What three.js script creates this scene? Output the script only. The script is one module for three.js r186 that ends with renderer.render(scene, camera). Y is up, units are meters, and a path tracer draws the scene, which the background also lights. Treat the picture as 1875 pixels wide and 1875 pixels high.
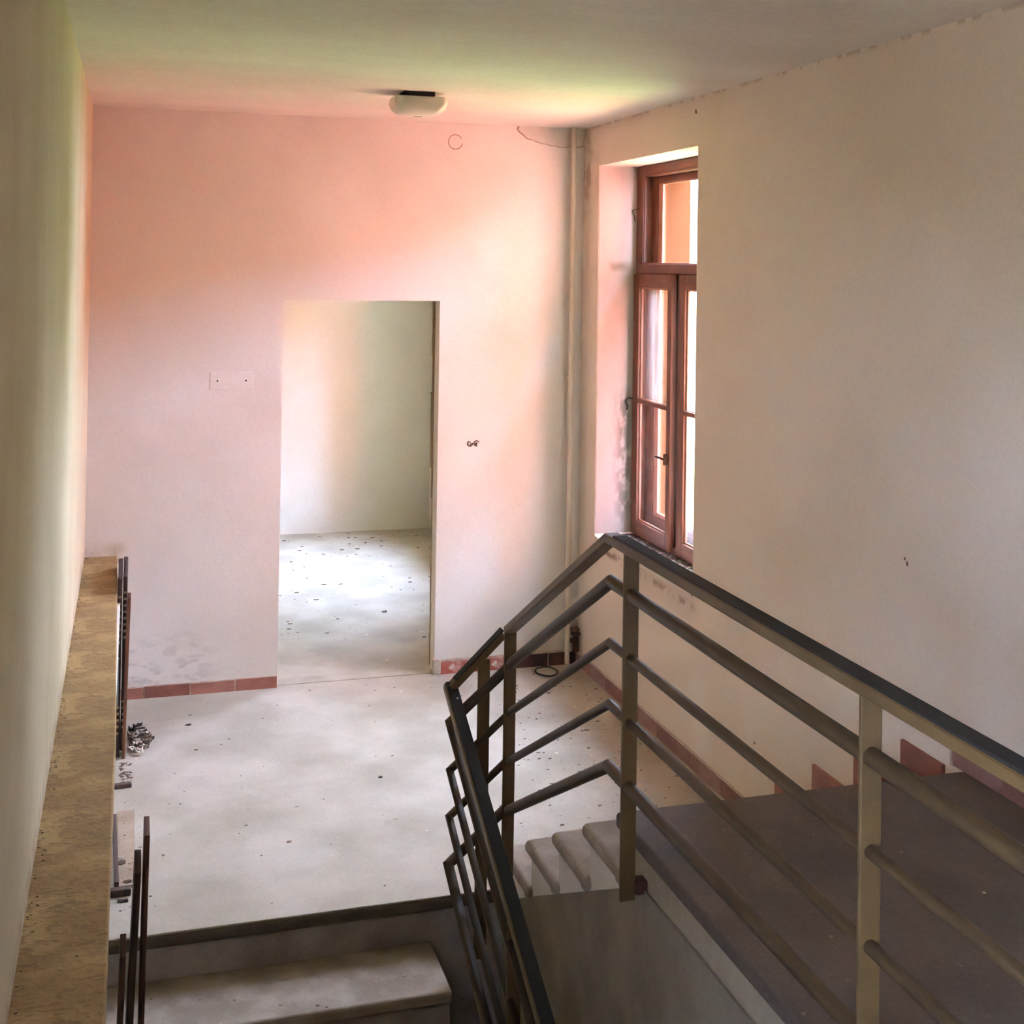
import * as THREE from 'three';
import { RoundedBoxGeometry } from 'three/addons/geometries/RoundedBoxGeometry.js';
import { mergeGeometries } from 'three/addons/utils/BufferGeometryUtils.js';

// ---------------------------------------------------------------- camera, sky, sun, exposure
const scene = new THREE.Scene();
const renderer = new THREE.WebGLRenderer();
renderer.toneMapping = THREE.LinearToneMapping;
renderer.toneMappingExposure = 2.35;
renderer.shadowMap.enabled = true;

const FPX = 2306.7, PPY = 454.6;                       // focal length and principal row, in pixels of the 1875 frame
const camera = new THREE.PerspectiveCamera(2 * Math.atan(937.5 / FPX) * 180 / Math.PI, 1, 0.05, 200);
camera.setViewOffset(1875, 1875, 0, 937.5 - PPY, 1875, 1875);
{
  const yaw = 0.2912, pitch = 0.0139, roll = -0.0146;
  const fw = new THREE.Vector3(Math.sin(yaw) * Math.cos(pitch), Math.sin(pitch), -Math.cos(yaw) * Math.cos(pitch));
  const rt = new THREE.Vector3().crossVectors(fw, new THREE.Vector3(0, 1, 0)).normalize();
  const up = new THREE.Vector3().crossVectors(rt, fw);
  const c = Math.cos(roll), s = Math.sin(roll);
  const r2 = rt.clone().multiplyScalar(c).addScaledVector(up, -s);
  const u2 = up.clone().multiplyScalar(c).addScaledVector(rt, s);
  camera.matrixAutoUpdate = true;
  camera.quaternion.setFromRotationMatrix(new THREE.Matrix4().makeBasis(r2, u2, fw.clone().negate()));
  camera.position.set(0.2194, 2.3048, 6.9389);
}
scene.add(camera);

// sky: bright thin overcast, a little bluer overhead
{
  const w = 64, h = 32, d = new Float32Array(w * h * 4);
  for (let j = 0; j < h; j++) for (let i = 0; i < w; i++) {
    const el = ((j + 0.5) / h - 0.5) * Math.PI, t = Math.max(0, Math.sin(el)), k = (j * w + i) * 4;
    d[k] = 0.84 - 0.2 * t; d[k + 1] = 1.02 - 0.12 * t; d[k + 2] = 1.5; d[k + 3] = 1;
  }
  const sky = new THREE.DataTexture(d, w, h, THREE.RGBAFormat, THREE.FloatType);
  sky.mapping = THREE.EquirectangularReflectionMapping;
  sky.magFilter = THREE.LinearFilter; sky.needsUpdate = true;
  scene.background = sky;
  scene.backgroundIntensity = 40;
}
const sun = new THREE.DirectionalLight(0xfff1dc, 17);
sun.position.set(4 - 4, 26, 3 - 9);
sun.target.position.set(4, 0, 3);
sun.castShadow = true;
Object.assign(sun.shadow.camera, { left: -25, right: 25, top: 25, bottom: -25, near: 1, far: 90 });
sun.shadow.mapSize.set(2048, 2048);
scene.add(sun, sun.target);

// ---------------------------------------------------------------- helpers
let seed = 7;
const rnd = () => { seed = (seed * 1664525 + 1013904223) >>> 0; return seed / 4294967296; };
const rr = (a, b) => a + (b - a) * rnd();
const used = new Map();
const numbered = (n) => { const k = used.get(n) || 0; used.set(n, k + 1); return k ? `${n}_${String(k).padStart(3, '0')}` : n; };
const ready = (o) => { o.castShadow = o.receiveShadow = true; return o; };
function part(name, geo, mat, parent, label) {
  const m = ready(new THREE.Mesh(geo, mat)); m.name = numbered(name);
  if (label) m.userData.label = label;
  parent.add(m); return m;
}
function struct(name, geo, mat) {
  const m = geo ? ready(new THREE.Mesh(geo, mat)) : new THREE.Group();
  m.name = numbered(name); m.userData.kind = 'structure'; scene.add(m); return m;
}
function tag(o, label, category, group, kind) {
  o.userData.label = label; o.userData.category = category;
  if (group) o.userData.group = group;
  if (kind) o.userData.kind = kind;
  return o;
}
function thing(name, label, category, pos = [0, 0, 0], group) {
  const g = new THREE.Group(); g.name = numbered(name); g.position.set(...pos); scene.add(g);
  return tag(g, label, category, group);
}
// uv in metres by the face's main direction
function metres(g, sx = 1, sy = sx, off = [0, 0]) {
  if (g.index) g = g.toNonIndexed();
  g.computeBoundingBox();
  const p = g.attributes.position, n = g.attributes.normal, uv = new Float32Array(p.count * 2);
  for (let i = 0; i < p.count; i++) {
    const ax = Math.abs(n.getX(i)), ay = Math.abs(n.getY(i)), az = Math.abs(n.getZ(i));
    const x = p.getX(i), y = p.getY(i), z = p.getZ(i);
    const [u, v] = ay >= ax && ay >= az ? [x, z] : ax >= az ? [z, y] : [x, y];
    uv[2 * i] = u / sx + off[0]; uv[2 * i + 1] = v / sy + off[1];
  }
  g.setAttribute('uv', new THREE.BufferAttribute(uv, 2));
  return g;
}
// a bevelled box given by its limits
function box(x0, x1, y0, y1, z0, z1, r = 0.003, s = 1, seg = 1, across = false) {
  const w = x1 - x0, h = y1 - y0, d = z1 - z0, rad = Math.min(r, w / 2.2, h / 2.2, d / 2.2);
  const g = rad > 0 ? new RoundedBoxGeometry(w, h, d, seg, rad) : new THREE.BoxGeometry(w, h, d);
  g.translate((x0 + x1) / 2, (y0 + y1) / 2, (z0 + z1) / 2);
  const m = metres(g, s);
  if (across) { const u = m.attributes.uv; for (let i = 0; i < u.count; i++) u.setXY(i, u.getY(i), u.getX(i)); }
  return m;
}
const clean = (g) => { let q = g.index ? g.toNonIndexed() : g; for (const k of Object.keys(q.attributes)) if (!['position', 'normal', 'uv', 'color'].includes(k)) q.deleteAttribute(k); return q; };
const merge = (list) => mergeGeometries(list.map(clean), false);
// closed profile [[a, b], ...] swept along a polyline, mitred at the bends; a is across, b is up
function sweep(points, profile, smooth = false) {
  const P = points.map((p) => new THREE.Vector3(...p)), n = P.length, rings = [];
  const dirs = []; for (let i = 0; i < n - 1; i++) dirs.push(P[i + 1].clone().sub(P[i]).normalize());
  const frame = (d) => { const side = new THREE.Vector3().crossVectors(d, new THREE.Vector3(0, 1, 0)).normalize(); return [side, new THREE.Vector3().crossVectors(side, d).normalize()]; };
  for (let i = 0; i < n; i++) {
    const d0 = dirs[Math.max(0, i - 1)], d1 = dirs[Math.min(n - 2, i)];
    const plane = d0.clone().add(d1).normalize(), [side, up] = frame(d1), [s0, u0] = frame(d0);
    rings.push(profile.map(([a, b]) => {
      // point of the incoming bar's line, slid along it onto the mitre plane
      const q = s0.clone().multiplyScalar(a).addScaledVector(u0, b);
      const t = -q.dot(plane) / d0.dot(plane);
      return (i === 0 ? side.clone().multiplyScalar(a).addScaledVector(up, b) : q.addScaledVector(d0, i === n - 1 ? 0 : t)).add(P[i]);
    }));
  }
  const pos = [], k = profile.length;
  const tri = (a, b, c) => pos.push(a.x, a.y, a.z, b.x, b.y, b.z, c.x, c.y, c.z);
  const nor = [];
  for (let i = 0; i < n - 1; i++) for (let j = 0; j < k; j++) {
    const a = rings[i][j], b = rings[i][(j + 1) % k], c = rings[i + 1][(j + 1) % k], d = rings[i + 1][j];
    tri(a, c, b); tri(a, d, c);
    const [s, u] = frame(dirs[i]);
    const nn = (idx) => { const [pa, pb] = profile[idx % k]; const l = Math.hypot(pa, pb); return s.clone().multiplyScalar(pa / l).addScaledVector(u, pb / l); };
    if (smooth) for (const idx of [j, j + 1, j + 1, j, j, j + 1]) { const q = nn(idx); nor.push(q.x, q.y, q.z); }
    else { const q = new THREE.Vector3().crossVectors(c.clone().sub(a), b.clone().sub(a)).normalize(); for (let z = 0; z < 6; z++) nor.push(q.x, q.y, q.z); }
  }
  for (const [ring, flip] of [[rings[0], false], [rings[n - 1], true]]) for (let j = 1; j < k - 1; j++) {
    const t = flip ? [ring[0], ring[j + 1], ring[j]] : [ring[0], ring[j], ring[j + 1]];
    tri(...t); const q = new THREE.Vector3().crossVectors(t[1].clone().sub(t[0]), t[2].clone().sub(t[0])).normalize();
    for (let z = 0; z < 3; z++) nor.push(q.x, q.y, q.z);
  }
  const g = new THREE.BufferGeometry();
  g.setAttribute('position', new THREE.Float32BufferAttribute(pos, 3));
  g.setAttribute('normal', new THREE.Float32BufferAttribute(nor, 3));
  return metres(g, 0.5);
}
const circle = (r, k = 16) => Array.from({ length: k }, (_, i) => [r * Math.cos(i / k * 2 * Math.PI), r * Math.sin(i / k * 2 * Math.PI)]);
const bar4 = (w, h, c = 0.003) => [[-w / 2 + c, -h / 2], [w / 2 - c, -h / 2], [w / 2, -h / 2 + c], [w / 2, h / 2 - c], [w / 2 - c, h / 2], [-w / 2 + c, h / 2], [-w / 2, h / 2 - c], [-w / 2, -h / 2 + c]];
const tube = (pts, r, k = 8, n = 24) => new THREE.TubeGeometry(new THREE.CatmullRomCurve3(pts.map((p) => new THREE.Vector3(...p))), n, r, k, false);

// ---------------------------------------------------------------- textures
const hash = (x, y, s) => { let h = (x * 374761393 + y * 668265263 + s * 974634777) | 0; h = Math.imul(h ^ (h >>> 13), 1274126177); return ((h ^ (h >>> 16)) >>> 0) / 4294967296; };
function noise(x, y, s, per = 0) {
  const xi = Math.floor(x), yi = Math.floor(y), fx = x - xi, fy = y - yi, u = fx * fx * (3 - 2 * fx), v = fy * fy * (3 - 2 * fy);
  const w = (q) => (per ? ((q % per) + per) % per : q);
  const a = hash(w(xi), w(yi), s), b = hash(w(xi + 1), w(yi), s), c = hash(w(xi), w(yi + 1), s), d = hash(w(xi + 1), w(yi + 1), s);
  return a + (b - a) * u + (c - a) * v + (a - b - c + d) * u * v;
}
function fbm(x, y, s, per, oct = 4) { let t = 0, a = 0.5, f = 1; for (let i = 0; i < oct; i++) { t += a * noise(x * f, y * f, s + i * 17, per * f); a *= 0.5; f *= 2; } return t / (1 - Math.pow(0.5, oct)); }
// w x h pixels; paint(u, v, x, y) returns sRGB 0..255
function tex(w, h, paint, wrap = true, srgb = true) {
  const d = new Uint8Array(w * h * 4);
  for (let y = 0; y < h; y++) for (let x = 0; x < w; x++) {
    const c = paint((x + 0.5) / w, (y + 0.5) / h), k = (y * w + x) * 4;
    for (let i = 0; i < 3; i++) d[k + i] = Math.max(0, Math.min(255, c[i]));
    d[k + 3] = 255;
  }
  const t = new THREE.DataTexture(d, w, h);
  if (srgb) t.colorSpace = THREE.SRGBColorSpace;
  t.wrapS = t.wrapT = wrap ? THREE.RepeatWrapping : THREE.ClampToEdgeWrapping;
  t.magFilter = THREE.LinearFilter; t.minFilter = THREE.LinearMipmapLinearFilter; t.generateMipmaps = true;
  t.needsUpdate = true; return t;
}
const mixc = (a, b, t) => [a[0] + (b[0] - a[0]) * t, a[1] + (b[1] - a[1]) * t, a[2] + (b[2] - a[2]) * t];
const sm = (a, b, x) => { const t = Math.max(0, Math.min(1, (x - a) / (b - a))); return t * t * (3 - 2 * t); };
const mottled = (size, s, base, other, cells, contrast = 1, speck = 0, speckCol = [60, 50, 40], streak = 1) => tex(size, size, (u, v) => {
  const f = fbm(u * cells, v * cells * streak, s, cells, 5), g = noise(u * size / 2, v * size / 2, s + 99, size / 2);
  let c = mixc(base, other, Math.max(0, Math.min(1, 0.5 + (f - 0.5) * 2.2 * contrast)));
  c = c.map((q) => q + (g - 0.5) * 10 * contrast);
  if (speck && noise(u * size / 3, v * size / 3, s + 5, Math.round(size / 3)) > 1 - speck) c = mixc(c, speckCol, 0.55);
  return c;
});
const grey = (size, s, cells, oct = 5) => tex(size, size, (u, v) => { const f = 255 * fbm(u * cells, v * cells, s, cells, oct); return [f, f, f]; }, true, false);

const plasterBump = grey(512, 31, 24, 4);
const roughBump = grey(512, 47, 40, 3);
const withRepeat = (t, x, y = x) => { const c = t.clone(); c.repeat.set(x, y); c.needsUpdate = true; return c; };
const PL = [230, 223, 212], PL2 = [220, 211, 198];       // limewashed plaster
const M = {};
const std = (o) => new THREE.MeshStandardMaterial({ roughness: 0.9, ...o });
M.plaster = std({ map: mottled(512, 3, PL, PL2, 5, 0.8), bumpMap: plasterBump, bumpScale: 0.0008 });
M.ceiling = std({ map: mottled(512, 13, [230, 224, 210], [218, 210, 194], 4, 1.0, 0, [0, 0, 0], 2), bumpMap: plasterBump, bumpScale: 0.0015 });
M.floor = std({ map: mottled(1024, 5, [182, 170, 153], [158, 146, 128], 9, 1.0, 0.03, [120, 108, 94]), bumpMap: roughBump, bumpScale: 0.001, roughness: 0.75 });
M.upper = std({ map: mottled(512, 8, [94, 80, 68], [77, 66, 56], 8, 1.1, 0.05, [150, 132, 116]), bumpMap: roughBump, bumpScale: 0.0008, roughness: 0.7 });
M.tread = std({ map: mottled(512, 21, [164, 150, 134], [138, 124, 108], 7, 1.1, 0.05, [96, 84, 72]), bumpMap: roughBump, bumpScale: 0.001, roughness: 0.75 });
M.nosing = std({ map: mottled(256, 25, [104, 92, 80], [84, 74, 64], 9, 1.1, 0.04), roughness: 0.8 });  // tread concrete darkened so the nosing front reads as shaded
M.fasciaShaded = std({ map: mottled(256, 26, [158, 144, 122], [142, 128, 106], 6, 1.0, 0.03), bumpMap: plasterBump, bumpScale: 0.001 });  // darker plaster copy: dimness of the slab edge put into its colour
M.riser = std({ map: mottled(512, 22, [176, 166, 160], [146, 136, 130], 7, 1.2, 0.03), bumpMap: roughBump, bumpScale: 0.001 });
M.spine = std({ map: mottled(512, 23, [140, 128, 108], [122, 110, 92], 9, 1.1, 0.05, [92, 82, 66]), bumpMap: plasterBump, bumpScale: 0.001 });
M.ledge = std({ map: tex(512, 512, (u, v) => {
  const f = fbm(u * 3.5, v * 5, 41, 0, 6), g = fbm(u * 26, v * 70, 42, 0, 3), h = fbm(u * 3, v * 5, 43, 0, 3);
  return mixc(mixc([176, 146, 96], [148, 118, 74], sm(0.3, 0.7, f)), [112, 88, 58], 0.55 * sm(0.5, 0.75, g) * sm(0.3, 0.7, h + 0.1));
}), bumpMap: roughBump, bumpScale: 0.0015, roughness: 0.8 });
M.tileRed = [[158, 102, 84], [148, 92, 76], [164, 110, 92]].map((c, i) => std({ map: mottled(128, 60 + i, c, c.map((q) => q * 0.86), 4, 1.2, 0.03, [200, 184, 170]), roughness: 0.7, bumpMap: roughBump, bumpScale: 0.0006 }));
M.tileDusty = std({ map: tex(128, 128, (u, v) => mixc([160, 84, 68], [214, 200, 190], sm(0.42, 0.62, fbm(u * 4, v * 4, 71, 4, 4) * 0.7 + v * 0.35)) ), roughness: 0.85 });
M.tileDark = std({ map: mottled(128, 72, [92, 60, 54], [62, 46, 44], 5, 1.2, 0.02, [150, 130, 118]), roughness: 0.8 });
M.tileMauve = [[146, 106, 96], [136, 96, 88], [152, 116, 106]].map((c, i) => std({ map: mottled(128, 80 + i, c, c.map((q) => q * 0.88), 4, 1.1, 0.05, [206, 192, 180]), roughness: 0.75 }));
M.mortar = std({ map: mottled(128, 90, [206, 190, 172], [176, 158, 140], 8, 1.2) });
M.olive = std({ map: mottled(256, 101, [98, 76, 42], [83, 63, 33], 7, 1.0, 0.02, [70, 54, 32]), roughness: 0.5 });
M.oliveBarShaded = std({ map: mottled(256, 102, [72, 54, 28], [54, 39, 20], 9, 1.1, 0.03, [46, 36, 24]), roughness: 0.55 });  // olive paint darkened to stand in for shade on the bars, dirt mottled
M.black = std({ map: mottled(256, 103, [24, 22, 21], [34, 31, 28], 8, 1.0, 0.02, [90, 78, 62]), roughness: 0.85 });
const woodTex = (s, a, b, c) => tex(256, 256, (u, v) => { const g = fbm(u * 40, v * 3, s, 0, 3), f = fbm(u * 3, v * 3, s + 9, 0, 4); return mixc(mixc(a, b, sm(0.3, 0.7, g)), c, 0.6 * sm(0.55, 0.8, f)); });
M.window = std({ map: woodTex(111, [118, 68, 42], [100, 55, 34], [82, 45, 30]), roughness: 0.55 });
M.windowPale = std({ map: woodTex(113, [178, 128, 104], [150, 96, 72], [120, 78, 60]), roughness: 0.65 });  // paler wood colour for the beads
M.darkWood = std({ map: woodTex(115, [66, 46, 36], [48, 34, 28], [86, 60, 44]), roughness: 0.75 });
M.rustWood = std({ map: woodTex(117, [124, 76, 44], [98, 58, 34], [80, 48, 32]), roughness: 0.75 });
M.brownWood = std({ map: woodTex(119, [102, 66, 48], [80, 52, 38], [58, 40, 32]), roughness: 0.7 });
M.paleWood = std({ map: woodTex(121, [160, 140, 112], [138, 116, 90], [112, 92, 70]), roughness: 0.85 });
M.board = std({ map: mottled(256, 123, [164, 142, 120], [146, 124, 102], 6, 1.2, 0.03, [110, 90, 72]) });
M.white = std({ color: 0xe9e4da });
M.paint = std({ map: mottled(128, 131, [222, 208, 186], [204, 188, 164], 4, 1.0), roughness: 0.6 });
M.shade = std({ color: 0xe6e0cc, roughness: 0.28 });
M.metal = std({ color: 0x35302c, roughness: 0.5, metalness: 0.6 });
M.rust = std({ color: 0x54382a, roughness: 0.8, metalness: 0.3 });
M.dark = std({ color: 0x1b1715 });
M.rubber = std({ color: 0x24211f, roughness: 0.6 });
M.bluePaint = std({ map: mottled(64, 135, [130, 138, 136], [108, 118, 116], 3, 1.0) });
M.ochre = new THREE.MeshPhysicalMaterial({ roughness: 1, specularIntensity: 0, map: mottled(256, 407, [66, 45, 25], [60, 41, 22], 4, 0.3) });
M.glass = new THREE.MeshPhysicalMaterial({ color: 0xffffff, transmission: 1, thickness: 0, roughness: 0, ior: 1.5 });
M.dirtyGlass = new THREE.MeshPhysicalMaterial({ transmission: 1, thickness: 0, ior: 1.5, roughness: 0.2, map: tex(128, 256, (u, v) => {
  const s = fbm(u * 18, v * 2, 141, 0, 3), e = Math.min(u, 1 - u, v, 1 - v);
  return mixc([252, 246, 236], [206, 194, 176], 0.75 * sm(0.45, 0.75, s) + 0.5 * sm(0.08, 0, e));
}, false) });
const W = 2.733, H = 3.11, ZN = 9.2;                     // stairwell width, ceiling height, rear wall

// ---------------------------------------------------------------- the room shell
// end wall with the doorway: one plaster texture drawn over its full face
const EW = { x0: -0.3, x1: W + 0.02, y0: -0.02, y1: H };
const endTex = tex(1024, 1024, (u, v) => {
  const x = EW.x0 + u * (EW.x1 - EW.x0), y = EW.y0 + v * (EW.y1 - EW.y0);
  let c = mixc(PL, PL2, sm(0.3, 0.7, fbm(x * 1.6, y * 1.6, 3, 0, 5)));
  const g = noise(x * 160, y * 160, 9); c = c.map((q) => q + (g - 0.5) * 7);
  // tide line of an old leak below the ceiling at the pipe
  const lx = (x - 2.62) / 0.3, ly = (y - 3.1) / 0.1, lr = Math.hypot(lx, ly) + 0.16 * (fbm(x * 18, y * 18, 201, 0, 3) - 0.5);
  if (lr < 1) c = mixc(c, [178, 156, 132], 0.12 + 0.16 * noise(x * 30, y * 30, 203));
  if (Math.abs(lr - 1) < 0.018) c = mixc(c, [112, 86, 66], 0.65);
  // scuffs and grey stains low beside the doorway
  const low = sm(0.42, 0.12, y) * sm(0.1, 0.2, x) * sm(0.8, 0.5, x);
  c = mixc(c, [150, 138, 128], 0.3 * low * sm(0.45, 0.75, fbm(x * 16, y * 40, 205, 0, 5)));
  // darker blotches towards the corner behind the pipe and above the skirting
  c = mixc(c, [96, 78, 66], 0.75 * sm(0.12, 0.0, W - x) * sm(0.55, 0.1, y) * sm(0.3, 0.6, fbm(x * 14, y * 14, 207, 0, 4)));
  c = mixc(c, [150, 130, 112], 0.55 * sm(0.26, 0.06, y) * sm(2.2, 2.6, x) * fbm(x * 10, y * 10, 208, 0, 3));
  // dust line where the ledge meets the wall
  c = mixc(c, [150, 118, 86], 0.5 * sm(0.24, 0.15, x) * sm(0.07, 0.0, Math.abs(y - 0.78)) * fbm(x * 20, y * 20, 209, 0, 3));
  return c;
}, false);
M.endWall = std({ map: endTex, bumpMap: withRepeat(plasterBump, 3, 3), bumpScale: 0.0012 });
const planar = (g, fu, fv) => { if (g.index) g = g.toNonIndexed(); const p = g.attributes.position, uv = new Float32Array(p.count * 2); for (let i = 0; i < p.count; i++) { uv[2 * i] = fu(p.getX(i), p.getY(i), p.getZ(i)); uv[2 * i + 1] = fv(p.getX(i), p.getY(i), p.getZ(i)); } g.setAttribute('uv', new THREE.BufferAttribute(uv, 2)); return g; };
const DX0 = 1.004, DX1 = 1.879, DY = 2.1, TH = 0.13;
{
  const s = new THREE.Shape([[-0.3, -0.02], [DX0, -0.02], [DX0, DY], [DX1, DY], [DX1, -0.02], [W + 0.02, -0.02], [W + 0.02, H + 0.02], [-0.3, H + 0.02]].map((p) => new THREE.Vector2(...p)));
  const g = new THREE.ExtrudeGeometry(s, { depth: TH, bevelEnabled: false }); g.translate(0, 0, -TH);
  struct('wall_end', planar(g, (x) => (x - EW.x0) / (EW.x1 - EW.x0), (x, y) => (y - EW.y0) / (EW.y1 - EW.y0)), M.endWall);
}
// right wall, half a metre thick, with a window here and one in the room beyond
const WZ0 = 0.2545, WZ1 = 1.557, WY0 = 0.798, WY1 = 2.878, WX = 2.962, OUT = 3.3;
const rightTex = tex(2048, 1024, (u, v) => {
  const z = -0.3 + u * 7.3, y = -0.4 + v * 3.6;
  let c = mixc([231, 217, 198], [222, 206, 184], sm(0.3, 0.7, fbm(z * 1.3, y * 1.3, 11, 0, 5)));
  const g = noise(z * 150, y * 150, 12); c = c.map((q) => q + (g - 0.5) * 7);
  // brown tone and dark broken line below the sill
  const b = sm(0.03, 0, Math.abs(y - 0.735 - 0.02 * (fbm(z * 7, 3, 14, 0, 3) - 0.5))) * sm(0.2, 0.4, z) * sm(1.62, 1.5, z);
  c = mixc(c, [120, 92, 74], 0.7 * b * sm(0.45, 0.62, fbm(z * 16, y * 26, 15, 0, 4)));
  c = mixc(c, [186, 160, 140], 0.35 * sm(0.25, 0.05, 0.8 - y) * sm(0.8, 0.79, y) * sm(0.4, 1, z) * sm(1.7, 1.5, z));
  // darker blotches in the corner under the ceiling and by the end wall
  c = mixc(c, [140, 108, 84], 0.55 * sm(0.34, 0.0, Math.hypot((z - 0.02) * 1.2, (y - 2.86) * 0.9)) * sm(0.35, 0.65, fbm(z * 12, y * 12, 16, 0, 4)));
  c = mixc(c, [130, 110, 94], 0.5 * sm(0.1, 0.0, z) * sm(0.5, 0.0, y) * fbm(z * 14, y * 14, 17, 0, 3));
  // flaked line below the ceiling
  if (y > H - 0.05 && fbm(z * 22, 5, 18, 0, 3) > 0.58) c = mixc(c, [150, 124, 100], 0.4 * sm(H - 0.02, H, y));
  for (const [mz, my, mr] of [[1.53, 3.04, 0.012], [3.245, 1.32, 0.009], [3.23, 1.335, 0.006], [0.9, 0.62, 0.006], [2.18, 0.33, 0.007]]) if (Math.hypot(z - mz, (y - my) * 1.3) < mr * (0.6 + 0.8 * noise(z * 160, y * 160, 29))) c = mixc(c, [70, 52, 42], 0.8);
  // pale rubbed streak by the landing
  c = mixc(c, [238, 232, 224], 0.5 * sm(0.16, 0.02, Math.abs(z - 1.62 - 0.1 * (0.5 - y))) * sm(0.75, 0.3, y));
  return c;
}, false);
M.rightWall = std({ map: rightTex, bumpMap: withRepeat(plasterBump, 7, 3.6), bumpScale: 0.0012 });
{
  const s = new THREE.Shape([[4.0, -3], [-ZN, -3], [-ZN, 3.5], [4.0, 3.5]].map((p) => new THREE.Vector2(...p)));
  const hole = (z0, z1, y0, y1) => { const h = new THREE.Path(); const r = 0.03; h.moveTo(-z0, y0 + r); h.quadraticCurveTo(-z0, y0, -z0 - r, y0); h.lineTo(-z1, y0); h.lineTo(-z1, y1); h.lineTo(-z0, y1); h.closePath(); s.holes.push(h); };
  hole(WZ0 - 0.003, WZ1, WY0 - 0.012, WY1);
  hole(-2.97, -1.75, 0.8, 2.35);
  const g = new THREE.ExtrudeGeometry(s, { depth: OUT - W, bevelEnabled: false, curveSegments: 4 });
  g.applyMatrix4(new THREE.Matrix4().makeBasis(new THREE.Vector3(0, 0, -1), new THREE.Vector3(0, 1, 0), new THREE.Vector3(1, 0, 0)).setPosition(W, 0, 0));
  struct('wall_right', planar(g, (x, y, z) => (z + 0.3) / 7.3, (x, y) => (y + 0.4) / 3.6), M.rightWall);
}
const leftTex = tex(1024, 512, (u, v) => {
  const z = u * 9, y = v * 3.6;
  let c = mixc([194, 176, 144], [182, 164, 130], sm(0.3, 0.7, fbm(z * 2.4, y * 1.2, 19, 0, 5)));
  const g = noise(z * 110, y * 110, 20); c = c.map((q) => q + (g - 0.5) * 8);
  if (noise(z * 60, y * 60, 22) > 0.985) c = mixc(c, [90, 70, 56], 0.6);
  return mixc(c, [140, 116, 90], 0.5 * sm(0.07, 0, Math.abs(y - 0.78)) * sm(0.3, 0.7, fbm(z * 20, y * 20, 23, 0, 3)));
});
M.leftWall = std({ map: leftTex, bumpMap: withRepeat(plasterBump, 9, 3.6), bumpScale: 0.0012 });
const LZ0 = 6.2, LZ1 = 7.1, LY0 = 1.15, LY1 = 2.2;        // added fill-light window in the left wall, beside the camera
{
  const s = new THREE.Shape([[4.0, -3], [-ZN, -3], [-ZN, 3.5], [4.0, 3.5]].map((p) => new THREE.Vector2(...p)));
  s.holes.push(new THREE.Path([[-LZ0, LY0], [-LZ1, LY0], [-LZ1, LY1], [-LZ0, LY1]].map((p) => new THREE.Vector2(...p))));
  const g = new THREE.ExtrudeGeometry(s, { depth: 0.3, bevelEnabled: false });
  g.applyMatrix4(new THREE.Matrix4().makeBasis(new THREE.Vector3(0, 0, -1), new THREE.Vector3(0, 1, 0), new THREE.Vector3(1, 0, 0)).setPosition(-0.3, 0, 0));
  struct('wall_left', planar(g, (x, y, z) => z / 9, (x, y) => y / 3.6), M.leftWall);
}
struct('ceiling', box(-0.3, W + 0.3, H, H + 0.35, -4.0, ZN, 0, 3), M.ceiling);
struct('wall_rear', box(-0.3, W + 0.5, -3, 3.5, ZN, ZN + 0.3, 0, 2), M.plaster);
struct('wall_far_room', box(-0.3, W + 0.3, -0.2, 3.4, -4.1, -3.86, 0, 2), M.plaster);
const floor = struct('floor', merge([box(0, W, -0.2, 0, -3.86, 2.40, 0, 2.4), box(0.02, W, -0.008, 0, 2.39, 2.438, 0.003, 2.4)]), M.floor);
part('landing_edge', box(0.02, 1.5724, -0.05, -0.006, 2.39, 2.446, 0.014, 1, 3), M.nosing, floor, 'rounded worn concrete nosing of the landing');
part('landing_front', box(0.02, W, -3, -0.045, 2.30, 2.42, 0, 1.2), M.riser, floor);
struct('floor_upper', merge([box(1.5624, W, 0.708, 0.7525, 3.565, ZN, 0.012, 1.6, 3), box(0.0, 1.58, 0.55, 0.7525, 5.2, ZN, 0.004, 1.6)]), M.upper);
struct('floor_lower', box(-0.3, W, -3.2, -3, 2.3, ZN, 0, 2), M.upper);
// spine wall under the upper flight and floor, dark paint; its top follows the flight
{
  const s = new THREE.Shape([[-2.42, -3], [-2.42, -0.055], [-2.845, 0.166], [-3.73, 0.616], [-ZN, 0.64], [-ZN, -3]].map((p) => new THREE.Vector2(...p)));
  const g = new THREE.ExtrudeGeometry(s, { depth: 0.0075, bevelEnabled: false });
  g.applyMatrix4(new THREE.Matrix4().makeBasis(new THREE.Vector3(0, 0, -1), new THREE.Vector3(0, 1, 0), new THREE.Vector3(1, 0, 0)).setPosition(1.574, 0, 0));
  struct('wall_spine', metres(g, 1.2), M.spine);
}
struct('trim_1', box(1.584, 1.7, 0.4, 0.708, 3.60, ZN, 0.002, 2), M.fasciaShaded);            // plastered edge of the upper floor slab

// ledge along the left wall
{
  const s = new THREE.Shape([[0, 0], [0.160, 0], [0.188, -2.6], [0.188, -5.2], [0, -5.2]].map((p) => new THREE.Vector2(...p)));
  const g = new THREE.ExtrudeGeometry(s, { depth: 0.035, bevelEnabled: true, bevelSize: 0.006, bevelThickness: 0.006, bevelSegments: 2 });
  g.rotateX(-Math.PI / 2); g.translate(-0.003, 0.714, 0.006);
  const l = struct('ledge', null); l.userData.label = 'long yellowish stone ledge along the left wall'; l.userData.category = 'ledge'; 
  part('cap', metres(g, 0.5), M.ledge, l);
  part('plaster_face', box(0.0, 0.125, -0.2, 0.714, 0.0, 2.44, 0.004), M.plaster, l);
  part('edge_strip', box(0.150, 0.186, 0.700, 0.714, 0.01, 5.2, 0.002), M.white, l);
}

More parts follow.
